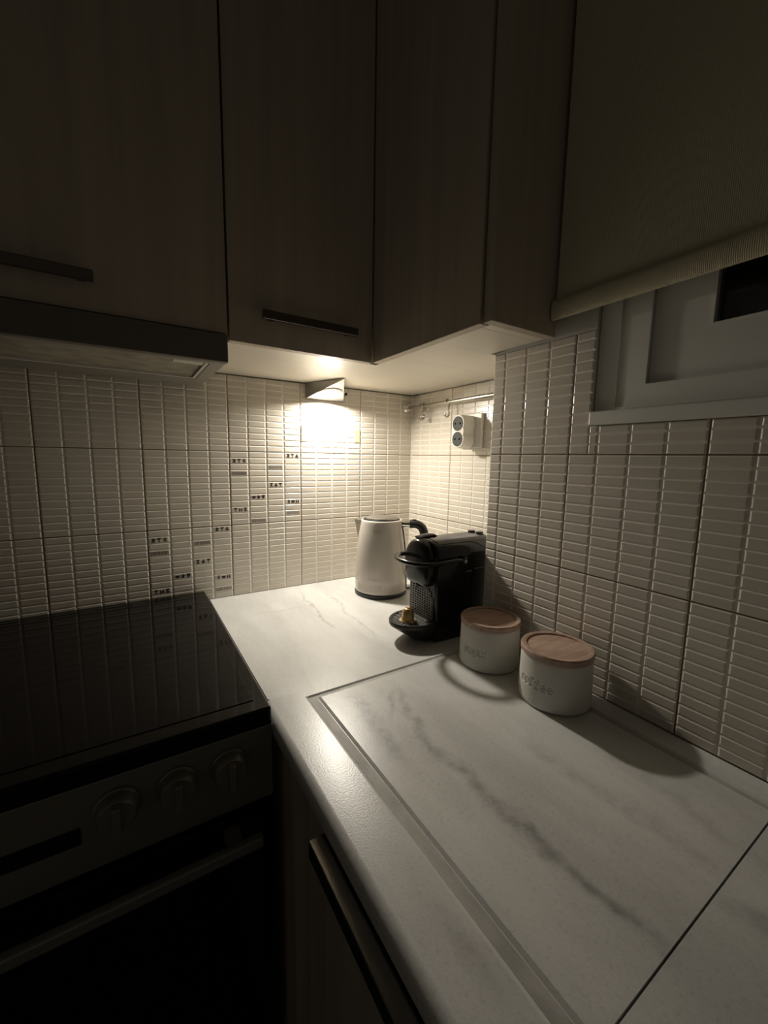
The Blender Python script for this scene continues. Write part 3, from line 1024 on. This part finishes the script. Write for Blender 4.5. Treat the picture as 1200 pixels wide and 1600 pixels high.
for k in range(13):
    y = CY - 0.040 + k * 0.080 / 12
    f = math.sqrt(max(0.0, 1 - ((y - CY) / 0.0425) ** 2))
    xa = -0.316 - 0.0555 * f
    box(bm, xa, -0.303, y - 0.0017, y + 0.0017, tz - 0.0045, tz - 0.0006, bev=0.0005)
for k in range(5):
    x = -0.311 - k * 0.011
    hw = 0.042 * math.sqrt(max(0.0, 1 - ((x + 0.316) / 0.0555) ** 2)) if x < -0.316 else 0.042
    box(bm, x - 0.0012, x + 0.0012, CY - hw, CY + hw, tz - 0.0044, tz - 0.0012)
obj('tray_grid', bm, M['darkgrey'], tr)
# water tank seam, buttons
obj('tank_seam', bx(-0.198, -0.100, CY - HWM - 0.0006, CY - HWM + 0.002, 0.1500, 0.1516), M['darkgrey'], cm)
obj('tank_latch', bx(-0.222, -0.206, CY - HWM - 0.0014, CY - HWM + 0.002, 0.1462, 0.1486, bev=0.0005), M['darkgrey'], cm)
for (x, y) in ((-0.150, CY + 0.012), (-0.146, CY - 0.010)):
    obj('button', lathe(bmesh.new(), [(0.0, 0.2185), (0.0088, 0.2185), (0.0088, 0.2218), (0.0074, 0.2230), (0.0, 0.2226)], (x, y), 28, cap=False), M['blacks'], cm, smooth=40)

# the capsule standing on the tray
cp = thing('coffee_capsule', 'small gold coffee capsule standing on the drip tray', 'capsule', (-0.3430, CY - 0.006, tz - 0.0006))
cpx, cpy = -0.3430, CY - 0.006
obj('cup', lathe(bmesh.new(), [(0.0, tz + 0.0006), (0.0140, tz + 0.0006), (0.0138, tz + 0.003), (0.0118, tz + 0.0205), (0.0108, tz + 0.0222), (0.0075, tz + 0.0262), (0.0050, tz + 0.0270), (0.0045, tz + 0.0285), (0.0, tz + 0.0285)], (cpx, cpy), 36, cap=False), M['gold'], cp, smooth=30)
obj('rim', lathe(bmesh.new(), [(0.0130, tz - 0.0004), (0.0182, tz - 0.0004), (0.0186, tz + 0.0006), (0.0180, tz + 0.0014), (0.0130, tz + 0.0008)], (cpx, cpy), 40, cap=True), M['goldrim'], cp, smooth=40, label='pale shiny rim')

# ------------------------------------------------------------------ jars with pressed lettering
def arc(cx, cy, rx, ry, a0, a1, n=14):
    return [(cx + rx * math.cos(math.radians(a0 + (a1 - a0) * k / n)), cy + ry * math.sin(math.radians(a0 + (a1 - a0) * k / n))) for k in range(n + 1)]
GL = {   # stroke letters with small slab serifs, x-height 1, width about 0.9
    's': [arc(.45, .75, .33, .25, 40, 200) + arc(.45, .27, .34, .27, 80, -150), [(.76, 1.0), (.76, .78)], [(.10, .02), (.10, .26)]],
    'u': [[(.02, 1), (.2, 1), (.2, .3)] + arc(.45, .30, .25, .30, 180, 330), [(.52, 1), (.72, 1), (.72, 0), (.9, 0)]],
    'g': [arc(.42, .62, .30, .36, 0, 360, 22), [(.72, .9), (.72, -.15)] + arc(.44, -.15, .28, .28, 0, -150), [(.72, .98), (.92, .98)]],
    'a': [arc(.42, .72, .28, .28, 150, 0) + [(.70, .1), (.74, 0), (.92, 0)], arc(.40, .30, .30, .28, 60, 300, 18) + [(.70, .2)], [(.55, .56), (.70, .56)]],
    'r': [[(.05, 1), (.3, 1), (.3, 0)], [(.05, 0), (.6, 0)], arc(.58, .62, .28, .36, 180, 45)],
    'c': [arc(.46, .5, .36, .5, 40, 320, 22), [(.76, 1.0), (.76, .72)]],
    'o': [arc(.45, .5, .38, .5, 0, 360, 26)],
    'f': [arc(.56, 1.25, .24, .27, 20, 180) + [(.32, 0)], [(.05, .98), (.68, .98)], [(.08, 0), (.62, 0)]],
    'e': [[(.1, .52), (.82, .52)], arc(.46, .5, .37, .5, 0, 310, 22)],
}
def press_depth(strokes, x, z, w=0.00095, d=0.0014):
    best = 1e9
    for (x0, z0, x1, z1) in strokes:
        if x < min(x0, x1) - 0.003 or x > max(x0, x1) + 0.003:
            continue
        dx, dz = x1 - x0, z1 - z0
        q = dx * dx + dz * dz
        t = 0 if q == 0 else max(0, min(1, ((x - x0) * dx + (z - z0) * dz) / q))
        best = min(best, math.hypot(x - x0 - t * dx, z - z0 - t * dz))
    if best > w * 1.7:
        return 0.0
    if best < w * 0.8:
        return d
    return d * (1 - (best - w * 0.8) / (w * 0.9))
def jar(cx, cy, word, az_c, base_z, size, label):
    t = thing('storage_jar', label, 'jar', (cx, cy, 0.0))
    R0, R1, H = 0.0566, 0.0548, 0.0795
    pitch = size * 1.06
    strokes = []
    x = -pitch * len(word) / 2
    for ch in word:
        for st in GL[ch]:
            for a, b in zip(st, st[1:]):
                strokes.append((x + a[0] * size * .98, base_z + a[1] * size, x + b[0] * size * .98, base_z + b[1] * size))
        x += pitch
    half = pitch * len(word) / 2 + 0.002
    angs = []
    na = int(2 * half / 0.00042)
    for k in range(na + 1):
        angs.append((-half + 2 * half * k / na) / R0)
    rest = 2 * PI - 2 * half / R0
    nr = 84
    for k in range(1, nr):
        angs.append(half / R0 + rest * k / nr)
    prof = [(0.0, 0.0004), (R0 - 0.006, 0.0004), (R0 - 0.0025, 0.0012), (R0 - 0.0006, 0.0036)]
    zt0, zt1 = base_z - size * 0.75, base_z + size * 1.9
    zz = [0.007, 0.012, zt0 - 0.002]
    nz_ = int((zt1 - zt0) / 0.00045)
    zz += [zt0 + (zt1 - zt0) * k / nz_ for k in range(nz_ + 1)]
    zz += [z for z in (0.062, 0.068, 0.074) if z > zt1 + 0.001]
    prof += [(R0 + (R1 - R0) * z / H, z) for z in zz]
    prof += [(R1, H - 0.001), (R1 - 0.0006, H), (R1 - 0.004, H), (R1 - 0.005, H - 0.004), (0.0, H - 0.004)]
    bm = bmesh.new()
    rings = []
    for r, z in prof:
        if r == 0:
            rings.append([bm.verts.new((cx, cy, z))])
            continue
        ring = []
        for a in angs:
            rr = r
            if zt0 <= z <= zt1 and abs(a * R0) < half:
                rr -= press_depth(strokes, a * R0, z)
            aa = a + math.radians(az_c)
            ring.append(bm.verts.new((cx + rr * math.cos(aa), cy + rr * math.sin(aa), z)))
        rings.append(ring)
    n = len(angs)
    for A, B in zip(rings, rings[1:]):
        for i in range(n):
            j = (i + 1) % n
            if len(A) == 1:
                bm.faces.new((A[0], B[i], B[j]))
            elif len(B) == 1:
                bm.faces.new((A[i], A[j], B[0]))
            else:
                bm.faces.new((A[i], A[j], B[j], B[i]))
    obj('pot', bm, M['stone'], t, smooth=50, label='white stoneware pot pressed with the word ' + word)
    zl = H + 0.0002
    RL = 0.0562
    ld_ = obj('lid', lathe(bmesh.new(), [(0.0, zl), (RL - 0.0012, zl), (RL, zl + 0.0015), (RL, zl + 0.0085), (RL - 0.0015, zl + 0.0105), (RL - 0.0080, zl + 0.0105), (RL - 0.0090, zl + 0.0100), (RL - 0.0092, zl + 0.0070), (0.0, zl + 0.0070)], (cx, cy), 96, cap=False), M['wood'], t, smooth=35, label='round acacia wood lid')
    # glued staves of the sunken panel
    RP = RL - 0.0096
    a0 = math.radians(52 if word == 'coffee' else 35)
    for k, (s0, s1) in enumerate(((-1.0, -0.30), (-0.30, 0.45), (0.45, 1.0))):
        bm = bmesh.new()
        pts = []
        n = 18
        t0, t1 = math.acos(max(-1, min(1, s1))), math.acos(max(-1, min(1, s0)))
        up = [(RP * math.cos(t0 + (t1 - t0) * q / n), RP * math.sin(t0 + (t1 - t0) * q / n)) for q in range(n + 1)]
        pts = up + [(x_, -y_) for x_, y_ in up[::-1]]
        seen = []
        for p in pts:
            if not seen or math.hypot(p[0] - seen[-1][0], p[1] - seen[-1][1]) > 1e-5:
                seen.append(p)
        if math.hypot(seen[0][0] - seen[-1][0], seen[0][1] - seen[-1][1]) < 1e-5:
            seen.pop()
        rot = [(cx + x_ * math.cos(a0) - y_ * math.sin(a0), cy + x_ * math.sin(a0) + y_ * math.cos(a0)) for x_, y_ in seen]
        prism(bm, rot, zl + 0.0070, zl + 0.0078 + 0.00005 * k)
        obj('stave', bm, M['wood2' if k == 1 else 'wood'], ld_)
    return t
jar(-0.2570, -0.6285, 'sugar', 194.5, 0.0330, 0.0092, 'white sugar jar with wooden lid, between the coffee machine and the coffee jar')
jar(-0.2540, -0.7705, 'coffee', 183.0, 0.0340, 0.0096, 'white coffee jar with wooden lid, nearer one by the tiled wall')

# ------------------------------------------------------------------ cooker
ck = thing('cooker', 'freestanding black-topped cooker left of the marble worktop', 'cooker', (-0.972, -0.31, -0.9))
X0, X1, Y0, Y1 = -1.268, -0.676, -0.606, -0.012
bm = bx(X0 + 0.004, X1 - 0.002, -0.575, Y1 - 0.002, -0.88, 0.0076)
box(bm, X0 + 0.003, X1 + 0.003, -0.5925, -0.5745, -0.0056, 0.0078)
obj('body', bm, M['hobframe'], ck)
ft = bmesh.new()
for (x, y) in ((X0 + 0.05, -0.54), (X1 - 0.05, -0.54), (X0 + 0.05, -0.06), (X1 - 0.05, -0.06)):
    b_ = bmesh.new()
    lathe(b_, [(0.0, -0.8995), (0.02, -0.8995), (0.02, -0.8805), (0.0, -0.8805)], (x, y), 16, cap=False)
    obj('foot', b_, M['blacks'], ck)
ft.free()
bm = bmesh.new()
HZ = 0.0300
box(bm, X0, X1, Y0, Y1, 0.0080, HZ, bev=0.0035, seg=3)
hob = obj('hob_frame', bm, M['hobframe'], ck)
obj('hob_glass', bx(X0 + 0.020, X1 - 0.0185, Y0 + 0.028, Y1 - 0.040, HZ - 0.003, HZ + 0.0012, bev=0.0006), M['glassblk'], hob)
bm = bmesh.new()
for k in range(5):
    x = X0 + 0.055 + k * 0.1
    box(bm, x, x + 0.075, Y1 - 0.028, Y1 - 0.018, HZ - 0.002, HZ + 0.0008)
obj('steam_vent', bm, M['display'], hob)
cpn = obj('control_panel', bx(X0 + 0.002, X1 + 0.004, -0.592, -0.576, -0.1225, -0.0060, bev=0.0015), M['panel'], ck)
obj('display', bx(-1.036, -0.906, -0.5936, -0.5915, -0.0800, -0.0585), M['display'], cpn)
def knob(x):
    f = frame_to((x, -0.5922, -0.0480), (0, -1, 0), (1, 0, 0))
    k = obj('knob', lathe(bmesh.new(), [(0.0, 0), (0.0250, 0), (0.0255, 0.003), (0.0235, 0.005), (0.0215, 0.018), (0.0195, 0.0205), (0.0, 0.0205)], n=40, cap=False, frame=f), M['panel'], cpn, smooth=35)
    b_ = bx(x - 0.0045, x + 0.0045, -0.6245, -0.6126, -0.0675, -0.0285, bev=0.0015)
    obj('grip', b_, M['panel'], k)
for x in (-0.735, -0.801, -0.868, -1.074, -1.141, -1.207):
    knob(x)
dr = obj('oven_door', bx(X0 + 0.004, X1 + 0.000, -0.598, -0.576, -0.70, -0.1285, bev=0.002), M['glassblk'], ck)
bm = bmesh.new()
box(bm, X0 + 0.024, X1 - 0.024, -0.6400, -0.6280, -0.1555, -0.1385, bev=0.003)
for x in (X0 + 0.05, X1 - 0.07):
    box(bm, x, x + 0.02, -0.6290, -0.5982, -0.1530, -0.1410)
obj('door_handle', bm, M['panel'], dr, label='grey bar handle of the oven door')
obj('drawer_front', bx(X0 + 0.004, X1, -0.596, -0.576, -0.86, -0.708, bev=0.002), M['hobframe'], ck)

# ------------------------------------------------------------------ base cabinets under the marble
bc = thing('base_cabinet', 'dark base cabinet with long metal handle under the marble drip groove', 'cabinet', (-0.42, -0.99, -0.9))
obj('body', bx(-0.630, -0.1885, -1.330, -0.6400, -0.80, -0.0335), M['carcass'], bc)
obj('plinth', bx(-0.590, -0.1885, -1.330, -0.6400, -0.8995, -0.8005), M['dark'], bc)
d = obj('door', bx(-0.6515, -0.6325, -1.325, -0.7350, -0.795, -0.0380, bev=0.001), M['door'], bc)
bm = bmesh.new()
HZ0 = -0.0375
box(bm, -0.6850, -0.6570, -1.20, -0.7690, HZ0 - 0.0025, HZ0, bev=0.0008)
box(bm, -0.6850, -0.6825, -1.20, -0.7690, HZ0 - 0.022, HZ0 - 0.0020, bev=0.0008)
box(bm, -0.6600, -0.6520, -1.19, -0.7740, HZ0 - 0.012, HZ0 - 0.0020)
obj('long_handle', bm, M['steel'], d, label='long steel profile handle')
fl = bx(-0.635, -0.6315, -0.7325, -0.6405, -0.795, -0.0345)
obj('filler_panel', fl, M['door'], bc)
cb = thing('base_cabinet', 'corner base cabinet in shadow beside the cooker', 'cabinet', (-0.33, -0.3, -0.9))
obj('body', prism(bmesh.new(), [(-0.656, -0.0005), (-0.656, -0.639), (-0.1885, -0.639), (-0.1885, -0.5400), (-0.0005, -0.5400), (-0.0005, -0.0005)], -0.80, -0.0335), M['door'], cb)
obj('plinth', prism(bmesh.new(), [(-0.62, -0.0005), (-0.62, -0.639), (-0.1885, -0.639), (-0.1885, -0.5400), (-0.0005, -0.5400), (-0.0005, -0.0005)], -0.8995, -0.8005), M['dark'], cb)

# ------------------------------------------------------------------ roller blind
rb = thing('roller_blind', 'half-lowered beige ribbed roller blind over the window', 'blind', (-0.212, -1.1, 1.40))
BY0, BY1 = -0.6945, -1.60
bm = bmesh.new()
nseg = 24
rowv = []
for k in range(nseg + 1):
    y = BY0 + (BY1 - BY0) * k / nseg
    rowv.append([bm.verts.new((x, y, z)) for x, z in ((-0.2120, 0.6500), (-0.2112, 0.90), (-0.2112, 1.380), (-0.2105, 1.380), (-0.2105, 0.90), (-0.2113, 0.6500))])
for A, B in zip(rowv, rowv[1:]):
    for k in range(6):
        bm.faces.new((A[k], A[(k + 1) % 6], B[(k + 1) % 6], B[k]))
bm.faces.new(rowv[0][::-1]); bm.faces.new(rowv[-1])
obj('fabric', bm, M['blind'], rb, smooth=30)
bm = bmesh.new()
barp = []
for k in range(16):
    a = 2 * PI * k / 16
    barp.append((-0.2125 + 0.0065 * math.cos(a), 0.6385 + 0.0165 * math.copysign(abs(math.sin(a)) ** 0.7, math.sin(a))))
prism(bm, barp, BY1 - 0.002, BY0 + 0.0045, axis='y')
obj('bottom_bar', bm, M['blind'], rb, smooth=40)
bm = bmesh.new()
tube(bm, [(-0.2130, BY0 + 0.004, 1.400), (-0.2130, BY1 - 0.004, 1.400)], 0.0215, 28)
obj('roller_tube', bm, M['blind'], rb, smooth=40)
